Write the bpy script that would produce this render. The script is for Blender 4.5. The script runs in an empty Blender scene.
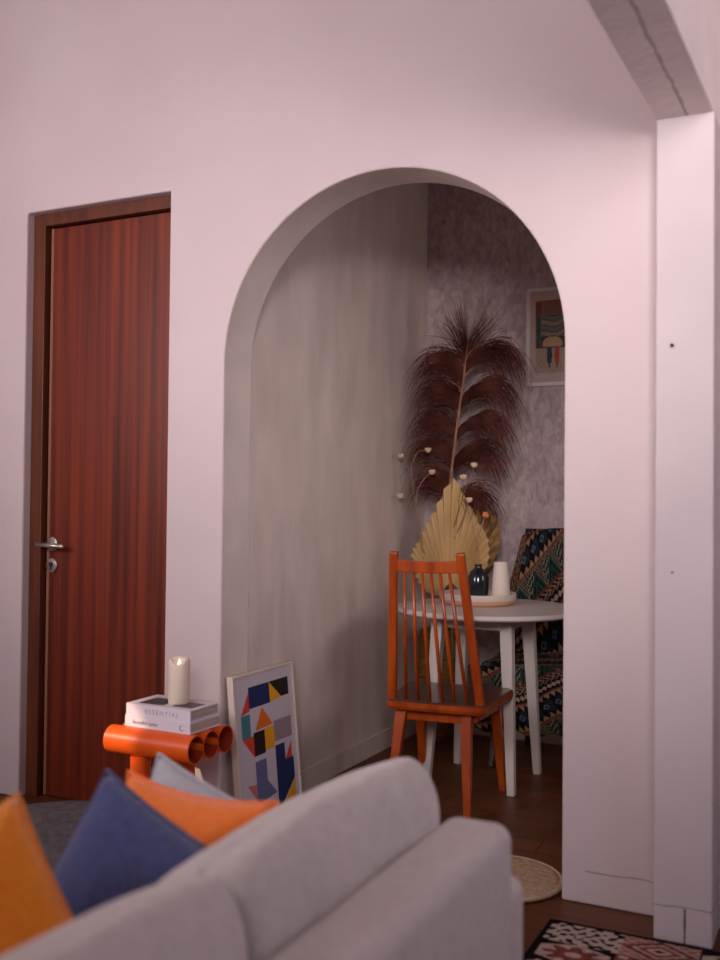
import bpy, bmesh, math, random
from mathutils import Vector, Matrix, Euler
from mathutils.geometry import tessellate_polygon
random.seed(7)
SC = bpy.context.scene
COL = SC.collection
PI = math.pi

# ------------------------------------------------------------------ materials
def lin(c):
    def f(v):
        v /= 255.0
        return v / 12.92 if v <= 0.04045 else ((v + 0.055) / 1.055) ** 2.4
    return (f(c[0]), f(c[1]), f(c[2]), 1.0)

def mat(name, c1, c2=None, rough=0.6, scale=(1, 1, 1), nscale=5.0, detail=4.0, bump=0.0, bscale=None, metal=0.0,
        spec=0.4, lo=0.35, hi=0.65, sheen=0.0, attr=None, emit=None, distort=0.0):
    m = bpy.data.materials.new(name); m.use_nodes = True
    nt = m.node_tree; N = nt.nodes; L = nt.links
    b = N['Principled BSDF']
    b.inputs['Roughness'].default_value = rough
    b.inputs['Metallic'].default_value = metal
    b.inputs['Specular IOR Level'].default_value = spec
    if sheen: b.inputs['Sheen Weight'].default_value = sheen
    tc = N.new('ShaderNodeTexCoord'); mp = N.new('ShaderNodeMapping')
    mp.inputs['Scale'].default_value = scale
    L.new(tc.outputs['Object'], mp.inputs['Vector'])
    no = N.new('ShaderNodeTexNoise')
    no.inputs['Scale'].default_value = nscale; no.inputs['Detail'].default_value = detail
    no.inputs['Distortion'].default_value = distort
    L.new(mp.outputs['Vector'], no.inputs['Vector'])
    if attr:
        a = N.new('ShaderNodeAttribute'); a.attribute_name = attr
        mx = N.new('ShaderNodeMix'); mx.data_type = 'RGBA'; mx.blend_type = 'MULTIPLY'
        mx.inputs['Factor'].default_value = 0.35
        L.new(a.outputs['Color'], mx.inputs['A']); L.new(no.outputs['Fac'], mx.inputs['B'])
        L.new(mx.outputs['Result'], b.inputs['Base Color'])
    else:
        cr = N.new('ShaderNodeValToRGB')
        cr.color_ramp.elements[0].position = lo; cr.color_ramp.elements[1].position = hi
        cr.color_ramp.elements[0].color = lin(c1); cr.color_ramp.elements[1].color = lin(c2 or c1)
        L.new(no.outputs['Fac'], cr.inputs['Fac']); L.new(cr.outputs['Color'], b.inputs['Base Color'])
    if emit:
        b.inputs['Emission Color'].default_value = lin(emit[0]); b.inputs['Emission Strength'].default_value = emit[1]
    if bump:
        src = no
        if bscale:
            src = N.new('ShaderNodeTexNoise'); src.inputs['Scale'].default_value = bscale; src.inputs['Detail'].default_value = 3
            L.new(mp.outputs['Vector'], src.inputs['Vector'])
        bp = N.new('ShaderNodeBump'); bp.inputs['Strength'].default_value = bump; bp.inputs['Distance'].default_value = 0.02
        L.new(src.outputs['Fac'], bp.inputs['Height']); L.new(bp.outputs['Normal'], b.inputs['Normal'])
    m['cr'] = 1
    return m

def add_crack(m, axis, center, half, wob, gate_axis, gmin, gmax, strength=0.75, col=(70, 55, 58)):
    """dark hairline crack painted by distance of one object coordinate to a wobbling centre line, inside a range of another"""
    nt = m.node_tree; N = nt.nodes; L = nt.links
    b = N['Principled BSDF']
    old = b.inputs['Base Color'].links[0].from_socket
    tc = N.new('ShaderNodeTexCoord'); sp = N.new('ShaderNodeSeparateXYZ'); L.new(tc.outputs['Object'], sp.inputs[0])
    n1 = N.new('ShaderNodeTexNoise'); n1.inputs['Scale'].default_value = 9; n1.inputs['Detail'].default_value = 6
    L.new(tc.outputs['Object'], n1.inputs['Vector'])
    def math_(op, a, bb=None):
        n = N.new('ShaderNodeMath'); n.operation = op
        for i, v in enumerate((a, bb)):
            if v is None: continue
            if isinstance(v, (int, float)): n.inputs[i].default_value = v
            else: L.new(v, n.inputs[i])
        return n.outputs[0]
    w = math_('MULTIPLY', math_('SUBTRACT', n1.outputs['Fac'], 0.5), wob)
    dist = math_('ABSOLUTE', math_('SUBTRACT', math_('ADD', sp.outputs[axis], w), center))
    n2 = N.new('ShaderNodeTexNoise'); n2.inputs['Scale'].default_value = 24; n2.inputs['Detail'].default_value = 4
    L.new(tc.outputs['Object'], n2.inputs['Vector'])
    hw = math_('MULTIPLY', n2.outputs['Fac'], half * 2)
    inside = math_('LESS_THAN', dist, hw)
    g = math_('MULTIPLY', math_('GREATER_THAN', sp.outputs[gate_axis], gmin), math_('LESS_THAN', sp.outputs[gate_axis], gmax))
    fac = math_('MULTIPLY', math_('MULTIPLY', inside, g), strength)
    mx = N.new('ShaderNodeMix'); mx.data_type = 'RGBA'
    L.new(fac, mx.inputs['Factor']); L.new(old, mx.inputs['A']); mx.inputs['B'].default_value = lin(col)
    L.new(mx.outputs['Result'], b.inputs['Base Color'])

M = {}
M['wall'] = mat('plaster_white', (202, 184, 186), (208, 191, 193), rough=0.85, nscale=1.6, detail=3, bump=0.06, bscale=30, spec=0.15)
M['wall_main'] = mat('plaster_white_main', (202, 184, 186), (208, 191, 193), rough=0.85, nscale=1.6, detail=3, bump=0.06, bscale=30, spec=0.15)
M['pillar'] = mat('plaster_pillar', (196, 182, 185), (204, 190, 193), rough=0.85, nscale=2.2, detail=3, bump=0.06, bscale=30, spec=0.15)
M['beam'] = mat('plaster_beam', (226, 212, 212), (234, 221, 221), rough=0.9, nscale=3, detail=5, bump=0.15, bscale=25, spec=0.1)
M['alcove_left'] = mat('plaster_grey_brushed', (196, 178, 171), (212, 194, 187), rough=0.8, nscale=7, detail=8, scale=(1, 1, 0.35), bump=0.12, bscale=14, spec=0.2, distort=0.3)
M['alcove_back'] = mat('plaster_mauve_rough', (158, 137, 141), (206, 187, 189), rough=0.85, nscale=38, detail=8, scale=(1, 1, 0.6), bump=0.45, bscale=50, spec=0.2, lo=0.25, hi=0.75, distort=0.5)
M['reveal'] = mat('plaster_reveal', (206, 190, 186), (216, 200, 195), rough=0.85, nscale=5, bump=0.1, bscale=20, spec=0.15)
M['dark'] = mat('dark_void', (20, 14, 14), rough=0.9)
M['door'] = mat('door_veneer', (70, 21, 11), (132, 50, 22), rough=0.42, nscale=1.6, detail=7, scale=(20, 20, 0.4), spec=0.4, lo=0.3, hi=0.72)
M['door_frame'] = mat('door_frame_wood', (78, 34, 14), (104, 48, 20), rough=0.5, nscale=3, detail=5, scale=(8, 8, 0.6))
M['edge'] = mat('door_edge_strip', (140, 92, 72), rough=0.5)
M['steel'] = mat('brushed_steel', (180, 172, 160), (205, 196, 184), rough=0.32, metal=0.9, nscale=40)
M['steel_dark'] = mat('lock_core', (110, 102, 96), rough=0.3, metal=0.9)
M['chair'] = mat('chair_varnish', (138, 49, 9), (174, 75, 17), rough=0.28, nscale=3, detail=5, scale=(9, 9, 0.9), spec=0.55)
M['chair_seat'] = mat('chair_seat_dark', (62, 34, 24), (88, 48, 32), rough=0.3, nscale=3, detail=4, scale=(9, 1, 9), spec=0.5)
M['chair_dark'] = mat('chair_dark_wood', (52, 26, 18), (74, 36, 24), rough=0.35, nscale=3, scale=(9, 9, 1))
M['table'] = mat('table_white', (198, 186, 182), (208, 196, 192), rough=0.4, nscale=4)
M['sofa'] = mat('sofa_linen', (212, 202, 198), (221, 212, 208), rough=0.95, nscale=60, detail=3, bump=0.35, bscale=7, spec=0.1, sheen=0.3)
M['orange_tube'] = mat('orange_enamel', (232, 90, 22), (238, 98, 28), rough=0.35, nscale=3, spec=0.5)
M['orange_in_shade'] = mat('orange_inside_shade', (150, 42, 16), rough=0.6)  # same orange darkened: the shade inside the deep tubes is put into the colour
M['pillow_orange'] = mat('pillow_orange', (240, 138, 32), (246, 150, 42), rough=0.95, nscale=70, bump=0.2, spec=0.1, sheen=0.3)
M['pillow_orange2'] = mat('pillow_coral_orange', (250, 126, 52), (254, 138, 64), rough=0.95, nscale=70, bump=0.2, spec=0.1, sheen=0.3)
M['pillow_blue'] = mat('pillow_blue', (68, 76, 122), (78, 86, 132), rough=0.95, nscale=70, bump=0.2, spec=0.1, sheen=0.4)
M['pillow_grey'] = mat('pillow_pale_grey', (182, 182, 190), (190, 190, 198), rough=0.95, nscale=70, bump=0.2, spec=0.1)
M['ottoman'] = mat('charcoal_felt', (84, 78, 80), (104, 98, 100), rough=1.0, nscale=45, bump=0.4, spec=0.05)
M['book_white'] = mat('book_white', (226, 216, 226), (232, 222, 232), rough=0.5, nscale=3)
M['paper'] = mat('book_pages', (180, 166, 158), (200, 186, 176), rough=0.8, nscale=3, scale=(1, 1, 160), lo=0.45, hi=0.55)
M['ink'] = mat('ink_dark', (80, 74, 84), rough=0.6)
M['ink_pale'] = mat('ink_pale', (160, 148, 160), rough=0.6)
M['cover_dark'] = mat('cover_dark', (70, 60, 64), (96, 84, 86), rough=0.45, nscale=12)
M['cover_pale'] = mat('cover_pale', (206, 194, 186), (216, 204, 196), rough=0.45)
M['candle'] = mat('candle_wax', (226, 206, 190), (234, 216, 202), rough=0.5, nscale=3, emit=((255, 210, 160), 0.04))
M['flame'] = mat('candle_flame', (255, 244, 220), rough=0.4, emit=((255, 235, 200), 1.2))
M['frame_cream'] = mat('frame_cream', (216, 200, 188), (222, 206, 194), rough=0.5)
M['frame_white'] = mat('frame_pale', (206, 194, 196), (214, 202, 204), rough=0.5)
M['poster'] = mat('poster_paper', (196, 184, 196), (202, 190, 202), rough=0.55, nscale=2)
for k, c in dict(navy=(28, 44, 92), black=(34, 22, 26), yellow=(226, 158, 24), orange=(222, 106, 28), red=(204, 66, 48), teal=(62, 124, 136),
                 mauve=(150, 128, 140), slate=(100, 106, 146), pink=(196, 118, 110), crimson=(176, 44, 84)).items():
    M['p_' + k] = mat('poster_' + k, c, rough=0.55)
M['tray_in'] = mat('tray_white', (192, 178, 168), (200, 186, 176), rough=0.5)
M['tray_wood'] = mat('tray_wood', (190, 140, 112), (206, 158, 128), rough=0.5, scale=(1, 1, 8))
M['vase_dark'] = mat('vase_glass_dark', (16, 26, 32), (24, 38, 44), rough=0.15, spec=0.7)
M['vase_white'] = mat('vase_ceramic', (206, 190, 180), (214, 198, 188), rough=0.55, nscale=4)
M['palm'] = mat('palm_dried', (206, 174, 124), (228, 198, 148), rough=0.8, nscale=4, scale=(3, 3, 1))
M['palm2'] = mat('palm_dried_brown', (158, 122, 80), (198, 160, 110), rough=0.85, nscale=22, detail=5)
M['plume'] = mat('plume_fibre', (58, 27, 22), (108, 62, 54), rough=0.9, nscale=7, detail=5, spec=0.1)
M['plume_stem'] = mat('plume_stem', (150, 104, 84), (174, 128, 106), rough=0.8, nscale=10)
M['dry_stem'] = mat('dried_stem', (150, 118, 96), rough=0.8)
M['dry_head'] = mat('dried_head', (206, 178, 150), (222, 196, 168), rough=0.9, nscale=30)
M['dry_bloom'] = mat('dried_bloom', (196, 116, 62), (214, 140, 80), rough=0.9, nscale=30)
M['basket'] = mat('woven_rattan', (120, 84, 34), (176, 130, 60), rough=0.8, nscale=18, scale=(1, 1, 6), bump=0.6)
M['blanket'] = mat('kilim_throw', (0, 0, 0), rough=1.0, attr='Col', nscale=90, spec=0.05)
M['rug'] = mat('printed_rug', (0, 0, 0), rough=1.0, attr='Col', nscale=60, spec=0.05)
M['print'] = mat('wall_print', (0, 0, 0), rough=0.5, attr='Col', nscale=20)
M['mat_jute'] = mat('jute_mat', (176, 146, 120), (194, 164, 136), rough=1.0, nscale=50, bump=0.6)
M['mat_edge'] = mat('jute_mat_edge', (186, 158, 130), (200, 172, 144), rough=1.0, nscale=50, bump=0.5)
M['nail'] = mat('nail_dark', (50, 40, 40), rough=0.5, metal=0.6)
M['glass'] = mat('window_frosted', (220, 225, 230), rough=0.4)

# plank floor
def plank_mat():
    m = bpy.data.materials.new('floor_planks'); m.use_nodes = True
    nt = m.node_tree; N = nt.nodes; L = nt.links; b = N['Principled BSDF']
    tc = N.new('ShaderNodeTexCoord'); mp = N.new('ShaderNodeMapping'); L.new(tc.outputs['Object'], mp.inputs[0])
    br = N.new('ShaderNodeTexBrick')
    br.inputs['Scale'].default_value = 1.0; br.inputs['Brick Width'].default_value = 0.9; br.inputs['Row Height'].default_value = 0.11
    br.inputs['Mortar Size'].default_value = 0.0025; br.inputs['Bias'].default_value = 0.0
    br.inputs['Color1'].default_value = lin((118, 70, 42)); br.inputs['Color2'].default_value = lin((98, 56, 34)); br.inputs['Mortar'].default_value = lin((46, 26, 18))
    L.new(mp.outputs[0], br.inputs['Vector'])
    mp2 = N.new('ShaderNodeMapping'); mp2.inputs['Scale'].default_value = (2, 26, 2); L.new(tc.outputs['Object'], mp2.inputs[0])
    no = N.new('ShaderNodeTexNoise'); no.inputs['Scale'].default_value = 2.5; no.inputs['Detail'].default_value = 6; L.new(mp2.outputs[0], no.inputs['Vector'])
    cr = N.new('ShaderNodeValToRGB'); cr.color_ramp.elements[0].color = (0.55, 0.55, 0.55, 1); cr.color_ramp.elements[1].color = (1.15, 1.1, 1.05, 1)
    L.new(no.outputs['Fac'], cr.inputs['Fac'])
    mx = N.new('ShaderNodeMix'); mx.data_type = 'RGBA'; mx.blend_type = 'MULTIPLY'; mx.inputs['Factor'].default_value = 1
    L.new(br.outputs['Color'], mx.inputs['A']); L.new(cr.outputs['Color'], mx.inputs['B']); L.new(mx.outputs['Result'], b.inputs['Base Color'])
    b.inputs['Roughness'].default_value = 0.45; b.inputs['Specular IOR Level'].default_value = 0.3
    return m
M['floor'] = plank_mat()

# ------------------------------------------------------------------ helpers
def link(name, bm, mats, parent=None, smooth=False):
    me = bpy.data.meshes.new(name)
    bmesh.ops.recalc_face_normals(bm, faces=bm.faces[:])
    bm.to_mesh(me); bm.free()
    if not isinstance(mats, (list, tuple)): mats = [mats]
    for m in mats: me.materials.append(m)
    if smooth:
        for p in me.polygons: p.use_smooth = True
    o = bpy.data.objects.new(name, me); COL.objects.link(o)
    if parent: o.parent = parent
    return o

def tag(o, label=None, cat=None, group=None, kind=None):
    if label: o['label'] = label
    if cat: o['category'] = cat
    if group: o['group'] = group
    if kind: o['kind'] = kind
    return o

def thing(name, label, cat, loc=(0, 0, 0), rz=0.0, group=None):
    o = bpy.data.objects.new(name, None); COL.objects.link(o)
    o.empty_display_size = 0.05
    o.location = loc; o.rotation_euler = (0, 0, rz)
    return tag(o, label, cat, group)

def bevel(o, w=0.005, seg=2, ang=35):
    md = o.modifiers.new('bevel', 'BEVEL'); md.width = w; md.segments = seg; md.limit_method = 'ANGLE'; md.angle_limit = math.radians(ang)
    return o

def subd(o, n=2):
    md = o.modifiers.new('sub', 'SUBSURF'); md.levels = n; md.render_levels = n
    for p in o.data.polygons: p.use_smooth = True
    return o

def box(bm, x0, x1, y0, y1, z0, z1, mi=0):
    v = [bm.verts.new((x, y, z)) for z in (z0, z1) for x, y in ((x0, y0), (x1, y0), (x1, y1), (x0, y1))]
    for f in ((3, 2, 1, 0), (4, 5, 6, 7), (0, 1, 5, 4), (1, 2, 6, 5), (2, 3, 7, 6), (3, 0, 4, 7)):
        fc = bm.faces.new([v[i] for i in f]); fc.material_index = mi
    return v

def bmbox(*a):
    bm = bmesh.new(); box(bm, *a); return bm

def taper_bar(bm, p0, p1, w0, w1, d0=None, d1=None, xdir=Vector((1, 0, 0))):
    """rectangular bar from p0 to p1, widths w (along xdir) and d (across)"""
    p0, p1 = Vector(p0), Vector(p1); d0 = d0 or w0; d1 = d1 or w1
    ax = (p1 - p0).normalized(); x = (xdir - ax * xdir.dot(ax)).normalized(); y = ax.cross(x)
    vs = []
    for p, w, d in ((p0, w0, d0), (p1, w1, d1)):
        vs += [bm.verts.new(p + x * sx * w / 2 + y * sy * d / 2) for sx, sy in ((-1, -1), (1, -1), (1, 1), (-1, 1))]
    for f in ((3, 2, 1, 0), (4, 5, 6, 7), (0, 1, 5, 4), (1, 2, 6, 5), (2, 3, 7, 6), (3, 0, 4, 7)):
        bm.faces.new([vs[i] for i in f])

def tube(bm, pts, rads, seg=10, caps=True, mi=0):
    pts = [Vector(p) for p in pts]
    if not isinstance(rads, (list, tuple)): rads = [rads] * len(pts)
    rings = []; prev = None
    for i, p in enumerate(pts):
        t = (pts[min(i + 1, len(pts) - 1)] - pts[max(i - 1, 0)]).normalized()
        ref = prev if prev is not None else (Vector((0, 0, 1)) if abs(t.z) < 0.9 else Vector((1, 0, 0)))
        x = (ref - t * ref.dot(t)).normalized(); prev = x; y = t.cross(x)
        rings.append([bm.verts.new(p + (x * math.cos(a) + y * math.sin(a)) * rads[i]) for a in [2 * PI * k / seg for k in range(seg)]])
    for a, b in zip(rings, rings[1:]):
        for k in range(seg):
            f = bm.faces.new((a[k], a[(k + 1) % seg], b[(k + 1) % seg], b[k])); f.material_index = mi
    if caps:
        f = bm.faces.new(rings[0][::-1]); f.material_index = mi
        f = bm.faces.new(rings[-1]); f.material_index = mi

def lathe(bm, prof, seg=40, c=(0, 0), mis=None):
    """prof: list of (r, z); closed at r=0"""
    rings = []
    for r, z in prof:
        if r < 1e-6: rings.append([bm.verts.new((c[0], c[1], z))])
        else: rings.append([bm.verts.new((c[0] + r * math.cos(2 * PI * k / seg), c[1] + r * math.sin(2 * PI * k / seg), z)) for k in range(seg)])
    for i, (a, b) in enumerate(zip(rings, rings[1:])):
        for k in range(seg):
            k2 = (k + 1) % seg
            if len(a) == 1 and len(b) == 1: continue
            if len(a) == 1: f = bm.faces.new((a[0], b[k2], b[k]))
            elif len(b) == 1: f = bm.faces.new((a[k], a[k2], b[0]))
            else: f = bm.faces.new((a[k], a[k2], b[k2], b[k]))
            if mis: f.material_index = mis[i]

def ball(bm, c, r, n=8, sq=1.0):
    pr = [(0 if i in (0, n) else r * math.sin(PI * i / n), c[2] - sq * r * math.cos(PI * i / n)) for i in range(n + 1)]
    lathe(bm, pr, 10, (c[0], c[1]))

def poly_prism_xz(bm, pts, y0, y1):
    """extrude a simple polygon in the XZ plane from y0 to y1"""
    a = [bm.verts.new((x, y0, z)) for x, z in pts]; b = [bm.verts.new((x, y1, z)) for x, z in pts]
    bm.faces.new(a); bm.faces.new(b[::-1])
    n = len(pts)
    for i in range(n):
        j = (i + 1) % n
        bm.faces.new((a[i], a[j], b[j], b[i]))

def colgrid(name, nx, ny, pos, colf, material, parent=None, smooth=True):
    """grid mesh with a corner colour attribute; pos(u,v)->xyz, colf(u,v)->srgb"""
    me = bpy.data.meshes.new(name)
    vs = [pos(i / nx, j / ny) for j in range(ny + 1) for i in range(nx + 1)]
    fs = [(j * (nx + 1) + i, j * (nx + 1) + i + 1, (j + 1) * (nx + 1) + i + 1, (j + 1) * (nx + 1) + i) for j in range(ny) for i in range(nx)]
    me.from_pydata(vs, [], fs)
    at = me.color_attributes.new('Col', 'FLOAT_COLOR', 'POINT')
    k = 0
    for j in range(ny + 1):
        for i in range(nx + 1):
            at.data[k].color = lin(colf(i / nx, j / ny)); k += 1
    me.materials.append(material)
    if smooth:
        for p in me.polygons: p.use_smooth = True
    o = bpy.data.objects.new(name, me); COL.objects.link(o)
    if parent: o.parent = parent
    return o

def S(name, bm, m, smooth=False, parent=None):
    return tag(link(name, bm, m, parent, smooth), kind='structure')

# ------------------------------------------------------------------ setting
T = 0.17                                  # thickness of the arch wall
AXL, AXR = -1.869, -0.7254                # arch jambs
ACX, AR = (AXL + AXR) / 2, (AXR - AXL) / 2
ASZ = 2.125 - AR
DXL, DXR, DZ = -2.752, -2.098, 2.16       # door opening
RX0, RX1, RY0, RZ = -3.2, 2.0, -4.2, 3.15
BY = 1.75                                 # back wall of the alcove

outline = [(RX0, 0), (DXL, 0), (DXL, DZ), (DXR, DZ), (DXR, 0), (AXL, 0)]
n = 56
outline += [(ACX - AR * math.cos(PI * k / n), ASZ + AR * math.sin(PI * k / n)) for k in range(n + 1)]
outline += [(AXR, 0), (RX1, 0), (RX1, RZ), (RX0, RZ)]
bm = bmesh.new(); poly_prism_xz(bm, outline, 0, T)
add_crack(M['wall_main'], 2, 0.090, 0.0022, 0.02, 0, -0.66, -0.40, 0.5)
bm.faces.ensure_lookup_table()
for f in bm.faces:
    f.normal_update(); cc = f.calc_center_median()
    if abs(f.normal.y) < .5 and AXL - .01 < cc.x < AXR + .01 and cc.z < 2.2: f.material_index = 1
w = S('wall_north', bm, [M['wall_main'], M['reveal']])
bevel(w, 0.006, 2, 50)
S('floor', bmbox(RX0 - .1, RX1 + .1, RY0 - .1, BY + .1, -0.05, 0), M['floor'])
S('ceiling', bmbox(RX0 - .1, RX1 + .1, RY0 - .1, T, RZ, RZ + .05), M['wall'])
S('wall_south', bmbox(RX0 - .1, RX1 + .1, RY0 - .1, RY0, 0, RZ), M['wall'])
S('wall_east', bmbox(RX1, RX1 + .1, RY0, 0, 0, RZ), M['wall'])
# west wall with a window opening
WY0, WY1, WZ0, WZ1 = -3.5, -2.0, 0.8, 2.5
bm = bmesh.new()
for a in ((RY0, WY0, 0, RZ), (WY1, 0, 0, RZ), (WY0, WY1, 0, WZ0), (WY0, WY1, WZ1, RZ)):
    box(bm, RX0 - .1, RX0, a[0], a[1], a[2], a[3])
S('wall_west', bm, M['wall'])
win = tag(bpy.data.objects.new('window_1', None), kind='structure'); COL.objects.link(win); win.location = (RX0, (WY0 + WY1) / 2, WZ0)
bm = bmesh.new(); hw = (WY1 - WY0) / 2; hh = WZ1 - WZ0
for a in ((-hw, -hw + .05, 0, hh), (hw - .05, hw, 0, hh), (-.02, .02, 0, hh), (-hw, hw, 0, .05), (-hw, hw, hh - .05, hh)):
    box(bm, -.08, -.03, a[0], a[1], a[2], a[3])
link('window_frame', bm, M['frame_white'], win)
link('pane', bmbox(-.06, -.055, -hw + .05, hw - .05, .05, hh - .05), M['glass'], win)

# alcove
S('wall_alcove_left', bmbox(AXL - .1, AXL, T, BY, 0, 2.9), M['alcove_left'])
S('wall_alcove_back', bmbox(AXL - .1, 1.3, BY, BY + .1, 0, 2.9), M['alcove_back'])
S('wall_alcove_right', bmbox(1.2, 1.3, T, BY, 0, 2.9), M['alcove_left'])
S('ceiling_alcove', bmbox(AXL - .1, 1.3, T, BY + .1, 2.9, 2.95), M['alcove_left'])
bevel(S('baseboard_left', bmbox(AXL, AXL + .012, T, BY, 0, .085), M['alcove_left']), .003)
bevel(S('baseboard_back', bmbox(AXL + .012, 1.2, BY - .012, BY, 0, .085), M['alcove_left']), .003)

# pillar and beam
PX0, PX1, PY = -0.453, -0.3103, -0.135
add_crack(M['pillar'], 2, 0.090, 0.0022, 0.02, 0, -1, 1, 0.45)
add_crack(M['pillar'], 0, -0.377, 0.0026, 0.006, 2, -0.1, 0.088, 0.85)
bevel(S('pillar', bmbox(PX0, PX1, PY, 0, 0, 2.0954), M['pillar']), .004)
PCX = (PX0 + PX1) / 2
add_crack(M['beam'], 0, 0.008, 0.0045, 0.016, 2, -1, 2.098, 0.5, (120, 100, 98))
bmo = S('beam', bmbox(PX0 - PCX, PX1 - PCX, RY0 + .02, -.002, 2.0956, RZ), M['beam']); bevel(bmo, .004)
bmo.location.x = PCX; bmo.rotation_euler.z = -math.radians(1.3)
for nx, nz, nr, nl in ((-.412, 1.508, .005, 'upper dark nail head in the white pillar'), (-.409, .93, .0028, 'small lower nail head in the white pillar')):
    nb = bmesh.new(); tube(nb, [(nx, PY + .01, nz), (nx, PY - .006, nz)], [nr * .8, nr], 10)
    tag(link('nail', nb, M['nail']), nl, 'nail', 'nails in the pillar')

# door
d = tag(bpy.data.objects.new('door_1', None), kind='structure'); COL.objects.link(d); d.location = (DXL, 0, 0)
W = DXR - DXL
bm = bmesh.new()
FY0, FY1, LY = .035, .13, .062
box(bm, 0, .056, FY0, FY1, 0, DZ); box(bm, W - .02, W, FY0 + .03, FY1, 0, DZ - .046); box(bm, .056, W, FY0, FY1, DZ - .046, DZ)
bevel(link('door_frame', bm, M['door_frame'], d), .003)
link('door_leaf', bmbox(.076, W - .02, LY, LY + .04, .006, DZ - .052), M['door'], d)
link('edge_strip', bmbox(.064, .076, LY - .002, LY + .03, .006, DZ - .052), M['edge'], d)
link('door_backing', bmbox(.056, W, LY + .035, FY1, 0.004, DZ - .046), M['dark'], d)  # near-black panel behind the leaf, filling the gaps around it
bm = bmesh.new(); tube(bm, [(.093, LY, .932), (.093, LY - .009, .932)], .026, 28)
hd = link('handle_rosette', bm, M['steel'], d, True); bevel(hd, .002)
bm = bmesh.new(); tube(bm, [(.093, LY - .008, .929), (.093, LY - .045, .929)], .009, 14)
tube(bm, [(.058, LY - .047, .930), (.184, LY - .047, .926)], .0085, 14)
link('lever', bm, M['steel'], hd, True)
bm = bmesh.new(); tube(bm, [(.092, LY, .853), (.092, LY - .009, .853)], .026, 28)
lk = link('lock_rosette', bm, M['steel'], d, True); bevel(lk, .002)
bm = bmesh.new(); tube(bm, [(.092, LY - .008, .857), (.092, LY - .012, .857)], .009, 16); box(bm, .089, .095, LY - .012, LY - .008, .836, .857)
link('lock_cylinder', bm, M['steel_dark'], lk)

# ------------------------------------------------------------------ cushion shape
def pillow(name, w, h, th, material, label, loc, rot, parent=None, n=26, sag=0.06):
    """square scatter pillow in local XZ plane (centre origin), thickness along Y, pinched corners, piping seam"""
    root = thing(name, label, 'pillow', loc)
    root.rotation_euler = rot
    bm = bmesh.new(); g = {}
    def outline(u, v):
        x = u * (1 - sag * (1 - v * v)) * w / 2   # edges pulled in between the corners
        z = v * (1 - sag * (1 - u * u)) * h / 2
        return x, z
    rnd = random.Random(len(label))
    ph = [rnd.uniform(0, 6) for _ in range(4)]
    for side in (-1, 1):
        for i in range(n + 1):
            for j in range(n + 1):
                u, v = 2 * i / n - 1, 2 * j / n - 1
                e = max(0, (1 - u ** 4) * (1 - v ** 4)) ** 0.55
                x, z = outline(u, v)
                wr = 0.035 * e * (math.sin(5 * u + 3 * v + ph[0]) * math.sin(4 * v - 2 * u + ph[1]))
                y = side * th / 2 * e * (0.72 + 0.28 * (1 - u * u) * (1 - v * v)) * (1 + wr * 3)
                edge = i in (0, n) or j in (0, n)
                if edge and (0, i, j) in g: g[(side, i, j)] = g[(0, i, j)]
                else:
                    vv = bm.verts.new((x, y, z)); g[(side, i, j)] = vv
                    if edge: g[(0, i, j)] = vv
        for i in range(n):
            for j in range(n):
                q = [g[(side, i, j)], g[(side, i + 1, j)], g[(side, i + 1, j + 1)], g[(side, i, j + 1)]]
                bm.faces.new(q if side < 0 else q[::-1])
    link('cover', bm, material, root, True)
    bm = bmesh.new(); ring = []
    for k in range(4 * n):
        s, t = divmod(k, n); q = 2 * t / n - 1
        u, v = ((q, -1), (1, q), (-q, 1), (-1, -q))[s]
        x, z = outline(u, v); ring.append((x, 0, z))
    ring.append(ring[0])
    tube(bm, ring, 0.0035, 6, False)
    link('piping', bm, material, root, True)
    return root

# ------------------------------------------------------------------ sofa
SX0, SX1 = -0.645, -0.52      # backrest inner / outer face
SY1, SY0 = -1.09, -3.0        # far and near end
sofa = thing('sofa', 'cream fabric sofa seen from behind with two plump back cushions', 'sofa', ((SX0 + SX1) / 2 - .3, (SY0 + SY1) / 2, 0))
ox, oy = sofa.location.x, sofa.location.y
def sp(name, a, bw, seg=3, m='sofa'):
    o = link(name, bmbox(a[0] - ox, a[1] - ox, a[2] - oy, a[3] - oy, a[4], a[5]), M[m], sofa, True)
    bevel(o, bw, seg); return o
sp('backrest', (SX0, SX1, SY0, SY1, .05, .556), .03, 5)
sp('armrest', (-1.42, SX1 - .012, SY1 + .001, SY1 + .11, .05, .43), .03, 5)
sp('armrest', (-1.42, SX1 - .012, SY0 - .11, SY0 - .001, .05, .43), .03, 5)
sp('seat_base', (-1.40, SX0 - .001, SY0 + .001, SY1 - .001, .05, .13), .01, 2)
ym = -1.72
sp('seat_cushion', (-1.42, SX0 - .003, ym + .004, SY1 - .004, .131, .25), .03, 4)
sp('seat_cushion', (-1.42, SX0 - .003, SY0 + .004, ym - .004, .131, .25), .03, 4)
for x in (-1.36, -.6):
    for y in (SY0, SY1 + .04):
        bm = bmesh.new(); tube(bm, [(x - ox, y - oy, 0), (x - ox, y - oy, .06)], [.018, .022], 12); link('leg', bm, M['chair_dark'], sofa)

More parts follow.
